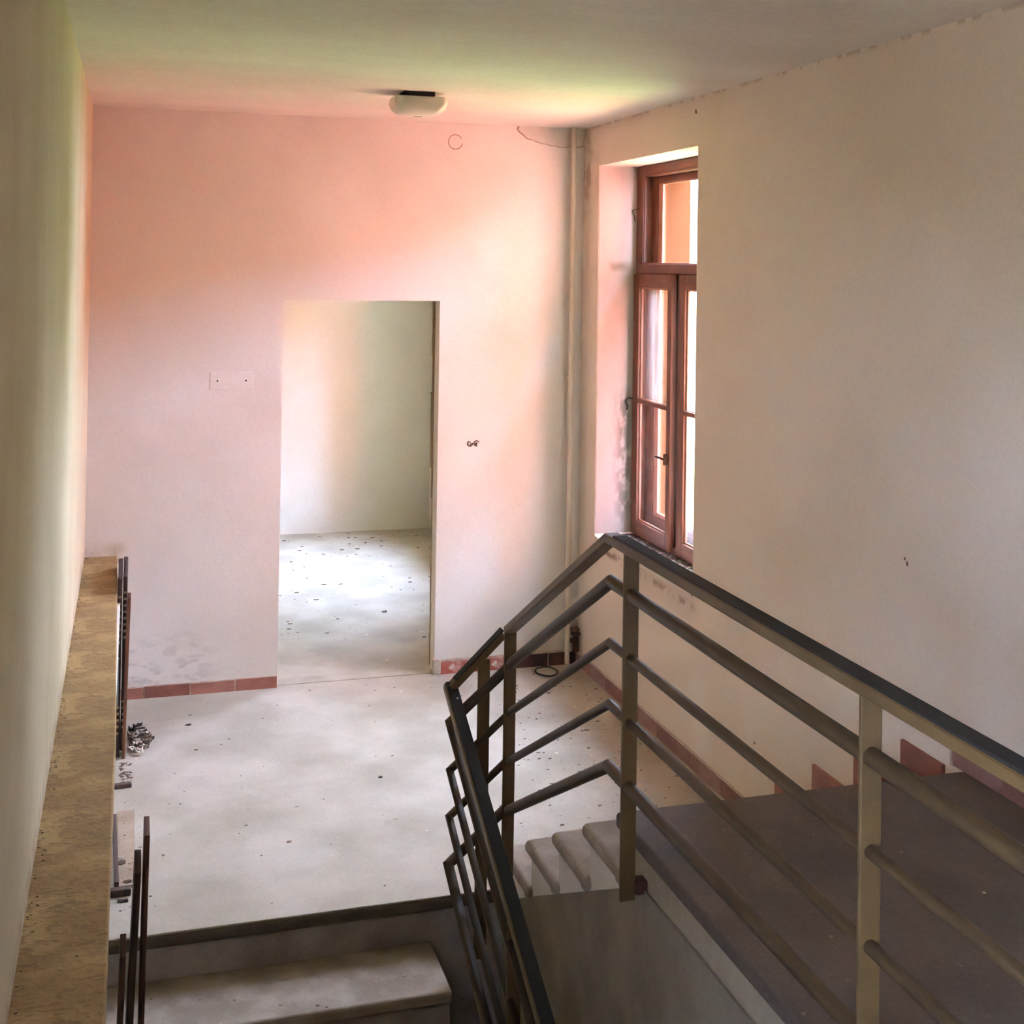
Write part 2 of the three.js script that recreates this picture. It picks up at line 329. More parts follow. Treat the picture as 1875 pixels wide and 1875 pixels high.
// skirting tiles
{
  const b = struct('baseboard_end', null);
  const xs = [0.13, 0.309, 0.546, 0.78, DX0];
  for (let i = 0; i < xs.length - 1; i++) part('tile', box(xs[i] + 0.003, xs[i + 1] - 0.003, -0.002, 0.058 + rr(-0.003, 0.003), 0, 0.013, 0.002, 0.25), M.tileRed[i % 3], b);
  part('mortar', merge([box(0.125, DX0 - 0.002, 0, 0.064, 0, 0.008, 0.002, 0.2), box(DX1 + 0.004, W, 0, 0.082, 0, 0.008, 0.002, 0.2)]), M.mortar, b);
  const xr = [DX1 + 0.02, 2.09, 2.33, 2.55, W - 0.012];
  const mr = [M.tileDusty, M.tileDusty, M.tileDark, M.tileDark];
  for (let i = 0; i < 4; i++) part('tile', box(xr[i] + 0.003, xr[i + 1] - 0.003, -0.002, 0.074 + rr(-0.004, 0.004), 0, 0.013, 0.002, 0.25), mr[i], b);
  const r = struct('baseboard_right', null);
  part('mortar', box(W - 0.008, W, 0, 0.075, 0, 2.38, 0.002, 0.2), M.mortar, r);
  for (let z = 0.015, i = 0; z < 2.36; z += 0.236, i++) part('tile', box(W - 0.014, W, -0.002, 0.066 + rr(-0.003, 0.003), z + 0.002, Math.min(2.37, z + 0.234), 0.002, 0.25), M.tileMauve[(i * 2) % 3], r);
}

// the doorway's remains on its right jamb
{
  const d = struct('trim_2', null);
  const bits = [];
  for (let y = 0.02; y < DY - 0.02;) { const h = rr(0.05, 0.32), t = y > 0.75 ? rr(0.008, 0.017) : rr(0.003, 0.007); bits.push(box(DX1 - t, DX1 + 0.001, y, Math.min(DY - 0.005, y + h), -TH + 0.004, -TH + rr(0.018, 0.032), 0.002)); y += h; }
  part('wood_strip', merge(bits), M.paleWood, d, 'splintered strip of an old door frame');
  part('nail', tube([[DX1, 1.56, -0.11], [DX1 - 0.03, 1.575, -0.105]], 0.0018, 5, 4), M.rust, d);
  part('plaster_lump', box(DX1 - 0.012, DX1 + 0.035, 0, 0.09, -0.02, 0.018, 0.01, 1, 3), M.mortar, d);
  part('threshold', box(DX0, DX1, -0.01, 0.004, -TH, -0.02, 0.003), M.floor, d);
}

// ---------------------------------------------------------------- stairs
const RISE = 0.1505, RUN = 0.286, NOSE5 = 3.565, XB = 1.5624;
{
  const st = thing('upper_stairs', 'short concrete flight of rounded treads rising from the landing beside the right wall', 'stairs', [0, 0, 0]);
  const noseGeo = (x0, x1, y, z0, z1) => box(x0, x1, y - 0.045, y, z0, z1, 0.02, 0.6, 4);
  for (let k = 1; k <= 4; k++) {
    const z = NOSE5 - (5 - k) * RUN;
    part('riser_block', box(1.582, W - 0.001, k === 1 ? 0 : (k - 1) * RISE - 0.05, k * RISE - 0.045, z + 0.03, NOSE5 + 0.04, 0.003, 1.2), M.plaster, st);
    part('tread', noseGeo(XB, W - 0.001, k * RISE, z, z + RUN + 0.05), M.tread, st);
    part('broken_end', box(XB + 0.004, XB + 0.05, k * RISE - 0.055, k * RISE - 0.008, z + RUN - 0.012, z + RUN + 0.028, 0.012, 1, 2), M.riser, st);
  }
  part('riser_block', box(1.582, W - 0.001, 0.4, 0.708, NOSE5 + 0.03, NOSE5 + 0.06, 0.003), M.plaster, st);
  const b = struct('baseboard_stairs', null);
  for (let k = 1; k <= 4; k++) {
    const z = NOSE5 - (5 - k) * RUN - 0.045;
    part('tile', box(W - 0.013, W, k * RISE - 0.01, k * RISE + 0.128, z, z + RUN * (k === 4 ? 0.8 : 1), 0.002, 0.25), M.tileRed[k % 3], b);
  }
  part('tile', box(W - 0.016, W, 0.745, 0.828, 3.505, 3.515, 0.002, 0.2), M.mortar, b);
  for (let z = 3.516, i = 0; z < 8; z += 0.24, i++) part('tile', box(W - 0.014, W, 0.75, 0.826, z + 0.002, z + 0.238, 0.002, 0.25), M.tileMauve[i % 3], b);
}
const DR = 0.165, DRUN = 0.31;
{
  const st = thing('lower_stairs', 'dark concrete flight going down from the front edge of the landing', 'stairs', [0, 0, 0]);
  for (let k = 1; k <= 12; k++) {
    const z1 = 2.446 + DRUN * k, y = -DR * k;
    part('tread', box(0.1, 1.304, y - 0.045, y, z1 - DRUN - 0.03, z1, 0.014, 0.6, 3), M.tread, st);
    part('riser_block', box(0.1, 1.30, y - 0.3, y - 0.045, z1 - DRUN - 0.03, z1 - 0.028, 0.002, 0.9), M.riser, st);
  }
}

// ---------------------------------------------------------------- the railing
const RX = 1.5325, CX = 1.3225, ZBC = 2.585, ZA = 3.585, S1 = 0.545, S2 = 0.5;
{
  const r = thing('stair_railing', 'olive brown painted steel railing with black topped handrail turning around the stairwell', 'railing', [0, 0, 0]);
  const top = 1.537, bars = [[1.413, 0.0185], [1.24, 0.0135], [1.067, 0.0135], [0.892, 0.018]];
  const zEnd = 7.4, bEnd = 2.615;
  const drop = (z) => (ZA - z) * S1;
  // along the upper floor and down beside the upper flight
  part('handrail', sweep([[RX, top, zEnd], [RX, top, ZA], [RX, top - drop(bEnd - 0.012), bEnd - 0.012]], bar4(0.046, 0.026)), M.olive, r);
  part('handrail_cover', sweep([[RX + 0.001, top + 0.0155, zEnd], [RX + 0.001, top + 0.0155, ZA + 0.06]], bar4(0.043, 0.006, 0.002)), M.black, r, 'black handrail strip');
  for (const [h, rad] of bars) part('rail_bar', sweep([[RX, h, zEnd], [RX, h, ZA], [RX, h - drop(bEnd), bEnd]], circle(rad, 20), true), M.oliveBarShaded, r);
  // across the well and down beside the lower flight
  const yB = 0.985, bars2 = [[0.862, 0.0185], [0.693, 0.0135], [0.530, 0.0135], [0.362, 0.018]], fall = 0.178, len = 3.0;
  part('handrail', sweep([[RX - 0.022, yB, ZBC], [CX, yB - fall, ZBC]], bar4(0.046, 0.026)), M.olive, r);
  part('handrail_cover', sweep([[RX - 0.024, yB + 0.0158, ZBC], [CX + 0.012, yB + 0.0158 - fall * 0.94, ZBC]], bar4(0.043, 0.006, 0.002)), M.black, r, 'black handrail strip');
  part('handrail', sweep([[CX, yB - fall, ZBC - 0.02], [CX, yB - fall - S2 * len, ZBC + len]], bar4(0.046, 0.026)), M.olive, r);
  part('handrail_cover', sweep([[CX + 0.002, yB - fall + 0.0155, ZBC - 0.012], [CX + 0.002, yB - fall + 0.0155 - S2 * len, ZBC + len]], bar4(0.04, 0.006, 0.002)), M.black, r, 'black handrail strip');
  for (const [h, rad] of bars2) part('rail_bar', sweep([[RX - 0.006, h, ZBC + 0.01], [CX, h - fall, ZBC], [CX, h - fall - S2 * len, ZBC + len]], circle(rad, 20), true), M.oliveBarShaded, r);
  part('lit_bolt_hole', new THREE.CylinderGeometry(0.003, 0.003, 0.004, 10).translate(CX + 0.006, yB - fall + 0.0155 - S2 * 0.07 + 0.004, ZBC + 0.07), M.white, r, 'small white disc standing for light through a bolt hole');  // white disc painted as light showing through a bolt hole
  // flat posts
  const post = (x, z, y0, y1) => part('post', box(x - 0.0225, x + 0.0225, y0, y1, z - 0.005, z + 0.005, 0.003, 0.5), M.olive, r);
  post(RX, 3.735, 0.585, top - 0.01); post(RX, 4.90, 0.56, top - 0.01); post(RX, 6.06, 0.56, top - 0.01);
  post(RX, bEnd - 0.006, 0.02, top - drop(bEnd) - 0.008);
  post(1.44, ZBC + 0.008, -0.16, yB - fall * 0.5 + 0.005);
  for (const z of [3.35, 4.5]) post(CX + 0.01, z, yB - fall - S2 * (z - ZBC) - 1.02, yB - fall - S2 * (z - ZBC) - 0.01);
  for (const z of [3.735, 4.90, 6.06]) part('bracket', box(RX + 0.018, 1.60, 0.605, 0.64, z - 0.02, z + 0.02, 0.003), M.rust, r, 'rusty steel wall bracket');
}

// ---------------------------------------------------------------- window
const reveal = std({ map: tex(256, 1024, (u, v) => {       // far jamb: u runs from the room to the frame
  const y = WY0 + v * (WY1 - WY0), x = u * 0.235;
  let c = mixc([184, 169, 158], [172, 156, 145], fbm(x * 14, y * 6, 301, 0, 4));
  const n = fbm(x * 30, y * 16, 303, 0, 5);
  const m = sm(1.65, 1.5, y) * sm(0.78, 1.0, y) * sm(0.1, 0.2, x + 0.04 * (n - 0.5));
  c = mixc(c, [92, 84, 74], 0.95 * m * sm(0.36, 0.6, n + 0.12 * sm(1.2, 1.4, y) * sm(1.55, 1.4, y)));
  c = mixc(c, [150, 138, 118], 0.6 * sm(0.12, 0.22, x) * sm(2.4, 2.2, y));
  const k = Math.abs(y - 2.31 - 0.015 * (fbm(x * 20, 2, 305, 0, 3) - 0.5)); c = mixc(c, [120, 106, 84], 0.7 * sm(0.04, 0.0, k) * sm(0.05, 0.1, x) * sm(0.24, 0.14, x));
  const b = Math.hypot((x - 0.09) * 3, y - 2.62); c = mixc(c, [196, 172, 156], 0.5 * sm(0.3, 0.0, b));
  return c;
}, false), bumpMap: withRepeat(plasterBump, 0.3, 2), bumpScale: 0.001 });
M.sill = std({ map: tex(512, 128, (u, v) => {              // u along the window, v from the room to the frame
  const n = fbm(u * 30, v * 6, 311, 0, 5);
  return mixc([228, 216, 200], [74, 60, 50], 0.95 * sm(0.55, 0.8, v + 0.45 * (n - 0.5)));
}, false), bumpMap: withRepeat(roughBump, 3, 0.6), bumpScale: 0.003 });
const sashFrame = (z0, z1, y0, y1, x0, x1, l, rgt, t, b) => merge([
  box(x0, x1, y0, y1, z0, z0 + l, 0.004, 0.4), box(x0, x1, y0, y1, z1 - rgt, z1, 0.004, 0.4),
  box(x0 + 0.0005, x1 - 0.0005, y1 - t, y1, z0 + l - 0.003, z1 - rgt + 0.003, 0.004, 0.4, 1, true), box(x0 + 0.0005, x1 - 0.0005, y0, y0 + b, z0 + l - 0.003, z1 - rgt + 0.003, 0.004, 0.4, 1, true)]);
{
  const w = struct('window_1', null);
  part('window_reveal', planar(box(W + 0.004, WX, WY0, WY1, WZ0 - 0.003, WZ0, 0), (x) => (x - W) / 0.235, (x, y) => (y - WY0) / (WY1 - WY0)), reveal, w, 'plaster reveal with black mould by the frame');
  part('window_sill', planar(box(W - 0.01, WX + 0.01, WY0 - 0.02, WY0, WZ0 + 0.02, WZ1, 0.006), (x, y, z) => (z - WZ0) / 1.3, (x) => (x - W) / 0.235), M.sill, w, 'plaster sill caked with dark grime');
  // inner frame with transom, shallow lining, outer frame and its glass
  part('window_frame', merge([
    sashFrame(WZ0, WZ1, WY0 + 0.002, WY1 - 0.002, WX, 3.0, 0.075, 0.05, 0.05, 0.03),
    box(WX - 0.008, 3.0, 2.272, 2.325, WZ0 + 0.04, WZ1 - 0.04, 0.005, 0.4),
    box(2.985, 3.0, 0.82, 2.3, 0.715, 0.865, 0.003, 0.4)]), M.window, w);
  part('window_bead', sashFrame(0.326, 1.51, 2.322, 2.832, WX + 0.002, WX + 0.014, 0.02, 0.02, 0.014, 0.01), M.window, w);
  part('window_lining', merge([box(2.97, 3.02, 2.30, 2.86, WZ0, 0.352, 0.002, 0.4), box(2.97, 3.02, 2.815, 2.86, 0.34, 1.51, 0.002, 0.4), box(2.995, 3.02, WY0, 2.3, WZ0, 0.30, 0.002, 0.4)]), M.window, w);
  part('outer_frame', merge([
    sashFrame(WZ0, WZ1, 2.285, WY1 - 0.002, 3.017, 3.05, 0.18, 0.12, 0.10, 0.045),
    sashFrame(WZ0, WZ1, WY0, 2.30, 3.0175, 3.0495, 0.155, 0.12, 0.09, 0.13), box(3.018, 3.049, 0.9, 2.28, 0.65, 0.765, 0.004, 0.4)]), M.window, w);
  part('outer_bead', merge([sashFrame(0.43, 1.44, 2.328, 2.782, 3.022, 3.034, 0.055, 0.05, 0.014, 0.004), sashFrame(0.405, 0.655, 0.925, 2.215, 3.022, 3.034, 0.055, 0.015, 0.02, 0.022), sashFrame(0.76, 1.44, 0.925, 2.215, 3.022, 3.034, 0.02, 0.03, 0.02, 0.022)]), M.windowPale, w);
  const pane = (y0, y1, z0, z1, x, mat, parent) => part('pane', new THREE.PlaneGeometry(z1 - z0, y1 - y0).rotateY(-Math.PI / 2).translate(x, (y0 + y1) / 2, (z0 + z1) / 2), mat, parent);
  pane(2.328, 2.775, 0.44, 1.43, 3.037, M.glass, w);
  pane(0.93, 2.21, 0.41, 0.655, 3.037, M.glass, w); pane(0.93, 2.21, 0.76, 1.43, 3.037, M.glass, w);
  // two inner casements
  const leaf = (z0, z1, ajar, dirtyLow) => {
    const g = new THREE.Group(); g.name = numbered('casement'); g.position.set(WX - 0.006, 0, z0); g.rotation.y = -ajar; w.add(g);
    const L = z1 - z0, x0 = -0.008, x1 = 0.026;
    part('casement_frame', merge([sashFrame(0, L, 0.802, 2.27, x0, x1, 0.076, 0.05, 0.075, 0.082), box(x0 + 0.002, x1 - 0.002, 1.545, 1.569, 0.073, L - 0.048, 0.004, 0.4, 1, true)]), M.window, g);
    part('glazing_bead', merge([sashFrame(0.074, L - 0.048, 1.567, 2.197, x0 + 0.014, x0 + 0.026, 0.012, 0.008, 0.012, 0.006), sashFrame(0.074, L - 0.048, 0.882, 1.547, x0 + 0.014, x0 + 0.026, 0.012, 0.008, 0.006, 0.012)]), M.windowPale, g);
    pane(1.563, 2.2, 0.074, L - 0.048, x0 + 0.02, M.dirtyGlass, g);
    pane(0.88, 1.548, 0.074, L - 0.048, x0 + 0.02, dirtyLow ? M.dirtyGlass : M.glass, g);
    return g;
  };
  const l = leaf(0.262, 0.80, 0.012, false); leaf(0.88, 1.535, 0, true);
  part('latch', merge([box(-0.026, -0.008, 1.26, 1.32, 0.498, 0.518, 0.003), box(-0.034, -0.024, 1.286, 1.298, 0.40, 0.515, 0.004)]), M.rust, l, 'rusty turn latch');
  part('outer_reveal', box(3.051, OUT - 0.002, WY0 - 0.01, WY1, WZ0 - 0.003, WZ0, 0), M.ochre, w, 'ochre painted outer reveal');
  part('wire_hook', merge([tube([[WX - 0.03, 2.628, WZ0 + 0.006], [WX - 0.012, 2.636, WZ0 + 0.03], [WX + 0.02, 2.64, WZ0 + 0.075]], 0.0022, 5, 10), tube([[WX - 0.03, 2.628, WZ0 + 0.004], [WX - 0.02, 2.60, WZ0 + 0.012], [WX - 0.012, 2.565, WZ0 + 0.01]], 0.003, 5, 10)]), M.rust, w);
  part('iron_bracket', merge([tube([[WX, 1.562, WZ0 + 0.012], [WX - 0.045, 1.562, WZ0 + 0.012], [WX - 0.055, 1.545, WZ0 + 0.008], [WX - 0.04, 1.52, WZ0 + 0.006], [WX - 0.045, 1.495, WZ0 + 0.004]], 0.004, 6, 20)]), M.metal, w);
}
// unseen window added beside the camera to let in fill light
{
  const w = struct('window_3', null);
  part('window_frame', merge([sashFrame(LZ0, LZ1, LY0, LY1, -0.25, -0.19, 0.06, 0.06, 0.06, 0.07), box(-0.25, -0.19, LY0 + 0.05, LY1 - 0.05, 6.61, 6.69, 0.004, 0.4)]), M.window, w);
  part('pane', new THREE.PlaneGeometry(LZ1 - LZ0 - 0.1, LY1 - LY0 - 0.1).rotateY(Math.PI / 2).translate(-0.22, (LY0 + LY1) / 2, (LZ0 + LZ1) / 2), M.glass, w);
}
// the next room's window: frame, mullion and glass
{
  const w = struct('window_2', null);
  part('window_frame', merge([sashFrame(-2.97, -1.75, 0.8, 2.35, 3.0, 3.06, 0.06, 0.06, 0.06, 0.07), box(3.0, 3.06, 0.85, 2.3, -2.39, -2.33, 0.004)]), M.window, w);
  part('pane', new THREE.PlaneGeometry(1.12, 1.45).rotateY(-Math.PI / 2).translate(3.03, 1.575, -2.36), M.glass, w);
}

// ---------------------------------------------------------------- fittings on walls and ceiling
{
  const l = thing('ceiling_lamp', 'cream glass ceiling lamp with dark mounting plate above the landing', 'lamp', [1.49, H, 1.12]);
  part('mounting_plate', box(-0.085, 0.06, -0.022, 0, -0.04, 0.1, 0.004), M.dark, l);
  const pts = [], ring = (y, hx, hz, r) => { const o = []; for (let q = 0; q < 4; q++) for (let i = 0; i <= 6; i++) { const a = (q + i / 6) * Math.PI / 2, sx = [1, -1, -1, 1][q], sz = [1, 1, -1, -1][q]; o.push([sx * (hx - r) + r * Math.cos(a), y, sz * (hz - r) + r * Math.sin(a)]); } return o; };
  const rings = [ring(-0.022, 0.122, 0.092, 0.03), ring(-0.05, 0.127, 0.097, 0.035), ring(-0.078, 0.118, 0.088, 0.04), ring(-0.096, 0.1, 0.07, 0.04), ring(-0.106, 0.07, 0.045, 0.03), ring(-0.108, 0.02, 0.012, 0.008)];
  const k = rings[0].length, idx = [];
  rings.forEach((q) => q.forEach((p) => pts.push(...p)));
  for (let i = 0; i < rings.length - 1; i++) for (let j = 0; j < k; j++) { const a = i * k + j, b = i * k + (j + 1) % k; idx.push(a, b, a + k, b, b + k, a + k); }
  const g = new THREE.BufferGeometry(); g.setAttribute('position', new THREE.Float32BufferAttribute(pts, 3)); g.setIndex(idx); g.computeVertexNormals();
  const m = M.shade.clone(); m.side = THREE.DoubleSide;
  part('lamp_shade', g, m, l);
}
{
  const p = thing('heating_pipe', 'cream painted vertical pipe in the corner beside the window', 'pipe', [2.648, 0, 0.06]);
  part('pipe_run', new THREE.CylinderGeometry(0.0145, 0.0145, H - 0.02, 14).translate(0, H / 2 + 0.01, 0), M.paint, p);
  for (const y of [1.66, 2.95, 0.5]) part('pipe_clip', merge([new THREE.CylinderGeometry(0.018, 0.018, 0.016, 12).translate(0, y, 0), new THREE.BoxGeometry(0.012, 0.012, 0.06).translate(0, y, -0.03)]), M.paint, p);
  const v = thing('pipe_valve', 'dark valve fitting low on the corner beside the vertical pipe', 'valve', [2.70, 0.13, 0.055]);
  part('valve_body', merge([new THREE.CylinderGeometry(0.016, 0.02, 0.09, 10), new THREE.CylinderGeometry(0.013, 0.013, 0.05, 8).rotateZ(Math.PI / 2).translate(-0.02, 0.02, 0), box(-0.025, 0.02, 0.07, 0.09, -0.03, 0.02, 0.006)]), M.rust, v);
  part('valve_wheel', new THREE.TorusGeometry(0.024, 0.006, 6, 14).rotateX(Math.PI / 2).translate(0, 0.055, 0), M.rust, v);
}
{
  const c = tag(ready(new THREE.Mesh(new THREE.TorusGeometry(0.041, 0.0022, 6, 40, 5.6).rotateZ(0.5), std({ color: 0xb07c66 }))), 'round outline of a painted over junction box high on the pink wall', 'box cover');
  c.name = 'junction_box_cover'; c.position.set(1.955, 3.003, 0.001); scene.add(c);
  const s = thing('blank_plate', 'flat painted over plate with two screw holes left of the doorway', 'plate', [0.735, 1.664, 0]);
  part('plate', box(-0.115, 0.115, -0.048, 0.048, -0.001, 0.0025, 0.0015), M.endWall.clone(), s);
  s.children[0].material.map = M.plaster.map;
  for (const x of [-0.076, 0.074]) part('screw_hole', new THREE.CylinderGeometry(0.005, 0.005, 0.003, 10).rotateX(Math.PI / 2).translate(x, 0, 0.0035), M.dark, s);
  const k = thing('socket_box', 'two broken wire holes right of the doorway', 'socket', [2.088, 1.291, 0]);
  for (const [x, rot] of [[-0.021, 2], [0.017, 0.4]]) part('hole_rim', new THREE.TorusGeometry(0.0145, 0.0035, 6, 20, 4.6).rotateZ(rot).translate(x, 0, 0.001), M.brownWood, k);
  part('hole', new THREE.CylinderGeometry(0.007, 0.007, 0.004, 10).rotateX(Math.PI / 2).translate(0.015, -0.002, 0.001), M.dark, k);
  part('wire_end', tube([[-0.02, -0.01, 0], [-0.018, 0.0, 0.012], [-0.026, 0.012, 0.01]], 0.0025, 5, 8), M.brownWood, k);
}

// ---------------------------------------------------------------- things leaning by the ledge
function shutter(label, x, zNear, h, width, thick, tilt, group) {
  const s = thing('louvred_shutter', label, 'shutter', [x, 0, zNear], group);
  s.rotation.z = tilt;
  for (const z of [-0.04, -width]) part('stile', box(-thick / 2, thick / 2, 0, h, z, z + 0.04, 0.003, 0.4), M.darkWood, s);
  part('top_rail', box(-thick / 2 + 0.002, thick / 2 - 0.002, h - 0.06, h, -width + 0.03, -0.03, 0.003, 0.4), M.darkWood, s);
  part('bottom_rail', box(-thick / 2 + 0.002, thick / 2 - 0.002, 0, 0.08, -width + 0.03, -0.03, 0.003, 0.4), M.darkWood, s);
  const slat = new RoundedBoxGeometry(thick * 1.1, 0.006, width - 0.07, 1, 0.002), end = new RoundedBoxGeometry(thick * 0.62, 0.011, 0.006, 1, 0.002);
  for (let y = 0.11; y < h - 0.07; y += 0.03) {
    const m = part('slat', slat, M.darkWood, s); m.position.set(0, y, -width / 2); m.rotation.z = 0.6;
    if (y < 0.24 || y > h * 0.62) { const e = part('slat_end', end, M.paleWood, s); e.position.set(0, y, 0.001); }
  }
  return s;
}
{
  shutter('dark louvred wooden shutter standing nearest the ledge, its slat ends showing', 0.183, 0.80, 0.825, 0.42, 0.021, 0);
  shutter('dark louvred wooden shutter standing outside the first one, behind the rust brown plank', 0.2075, 0.72, 0.815, 0.42, 0.02, 0);
  const blue = tag(ready(new THREE.Mesh(box(-0.006, 0.006, 0, 0.215, -0.03, 0.004, 0.002), M.bluePaint)), 'narrow strip of pale blue painted wood against the shutters', 'wood strip');
  blue.name = 'painted_strip'; blue.position.set(0.1785, 0.25, 0.836); scene.add(blue);
  const plank = (label, x, y, z, h, wdt, t, mat, tilt, grp) => { const m = tag(ready(new THREE.Mesh(box(-t / 2, t / 2, 0, h, -wdt, 0, 0.002, 0.4), mat)), label, 'plank', grp); m.name = numbered('wooden_plank'); m.position.set(x, y, z); m.rotation.z = tilt; scene.add(m); return m; };
  plank('rust brown plank standing on end in front of the louvred shutters', 0.212, 0.003, 0.835, 0.74, 0.1, 0.015, M.rustWood, -0.019);
  plank('tallest brown plank standing upright on the lower stairs by the ledge', 0.277, -0.328, 2.97, 0.90, 0.14, 0.017, M.brownWood, -0.012);
  plank('middle brown plank between two others standing on the lower stairs', 0.236, -0.328, 2.99, 0.80, 0.16, 0.02, M.darkWood, -0.034);
  plank('shortest dark plank standing closest to the ledge on the lower stairs', 0.212, -0.328, 3.0, 0.56, 0.14, 0.018, M.brownWood, -0.022);
  const flat = tag(ready(new THREE.Mesh(box(-0.034, 0.034, 0, 0.012, -0.33, 0.33, 0.002, 0.5), M.board)), 'dusty brown board lying flat on the landing beside the ledge', 'board');
  flat.name = 'flat_board'; flat.position.set(0.228, 0, 1.755); scene.add(flat);
  const stick = (label, x0, x1, z, h, ry) => { const m = tag(ready(new THREE.Mesh(box(-(x1 - x0) / 2, (x1 - x0) / 2, 0, h, -0.015, 0.015, 0.004, 0.4), M.darkWood)), label, 'stick'); m.name = numbered('wooden_stick'); m.position.set((x0 + x1) / 2, 0.0, z); m.rotation.y = ry; scene.add(m); };
  stick('short dark stick poking out from the ledge beyond the flat board', 0.13, 0.25, 1.155, 0.018, 0.04);
  stick('short dark stick lying across the near end of the flat board', 0.13, 0.25, 2.13, 0.026, -0.03);
  const bat = tag(ready(new THREE.Mesh(box(-0.008, 0.008, 0, 0.03, -0.3, 0.3, 0.002, 0.4), M.darkWood)), 'thin dark batten lying along the ledge beside the flat board', 'batten');
  bat.name = 'wooden_batten'; bat.position.set(0.19, 0, 1.79); bat.rotation.y = 0.03; scene.add(bat);
}
// black cable loop on the floor in the corner
{
  const p = []; for (let i = 0; i <= 14; i++) { const a = i / 14 * Math.PI * 2.2; p.push([2.5 + 0.062 * Math.cos(a) + 0.004 * i / 14, 0.006 + 0.0015 * (i % 3), 0.13 + 0.075 * Math.sin(a) * (1 + i * 0.012)]); }
  const c = tag(ready(new THREE.Mesh(tube(p, 0.0045, 6, 70), M.rubber)), 'loop of black cable on the floor in front of the corner skirting', 'cable');
  c.name = 'cable_loop'; scene.add(c);
}

// ---------------------------------------------------------------- litter: flakes, leaves and dirt nobody could count
function flakes(list, cols) {            // list of [x, y, z, size, colourIndex, lift]
  const pos = [], col = [];
  for (const [x, y, z, s, ci, lift] of list) {
    const n = 5 + Math.floor(rnd() * 3), a0 = rnd() * 6.28, st = rr(0.4, 1), tilt = rr(-1, 1) * (lift >= 1 ? 2.6 : lift), base = cols[ci], q = rr(0.8, 1.1);
    const c = new THREE.Color(`rgb(${base.map((k) => Math.round(Math.min(255, k * q))).join(',')})`);
    const P = []; for (let i = 0; i < n; i++) { const a = a0 + i / n * 6.283, r = s * rr(0.55, 1); const dx = Math.cos(a) * r, dz = Math.sin(a) * r * st; P.push([x + dx, y + s * 0.05 + Math.abs(dx * tilt) * 0.6 + rr(0, s * 0.1) * lift, z + dz]); }
    const mid = [x, y + s * (0.1 + 0.3 * lift), z];
    const T = (a, b, d) => { pos.push(...a, ...b, ...d); for (let i = 0; i < 3; i++) col.push(c.r, c.g, c.b); };
    for (let i = 0; i < n; i++) { const a = P[i], b = P[(i + 1) % n]; T(mid, b, a); T([a[0], y, a[2]], a, b); T([a[0], y, a[2]], b, [b[0], y, b[2]]); }
  }
  const g = new THREE.BufferGeometry(); g.setAttribute('position', new THREE.Float32BufferAttribute(pos, 3)); g.setAttribute('color', new THREE.Float32BufferAttribute(col, 3)); g.computeVertexNormals(); return g;
}
const flakeMat = std({ vertexColors: true, side: THREE.DoubleSide });
const COL = [[92, 72, 56], [116, 94, 72], [232, 222, 204], [150, 130, 106], [62, 48, 40]];
function litter(name, label, category, list) { const m = tag(ready(new THREE.Mesh(flakes(list, COL), flakeMat)), label, category, null, 'stuff'); m.name = name; scene.add(m); return m; }
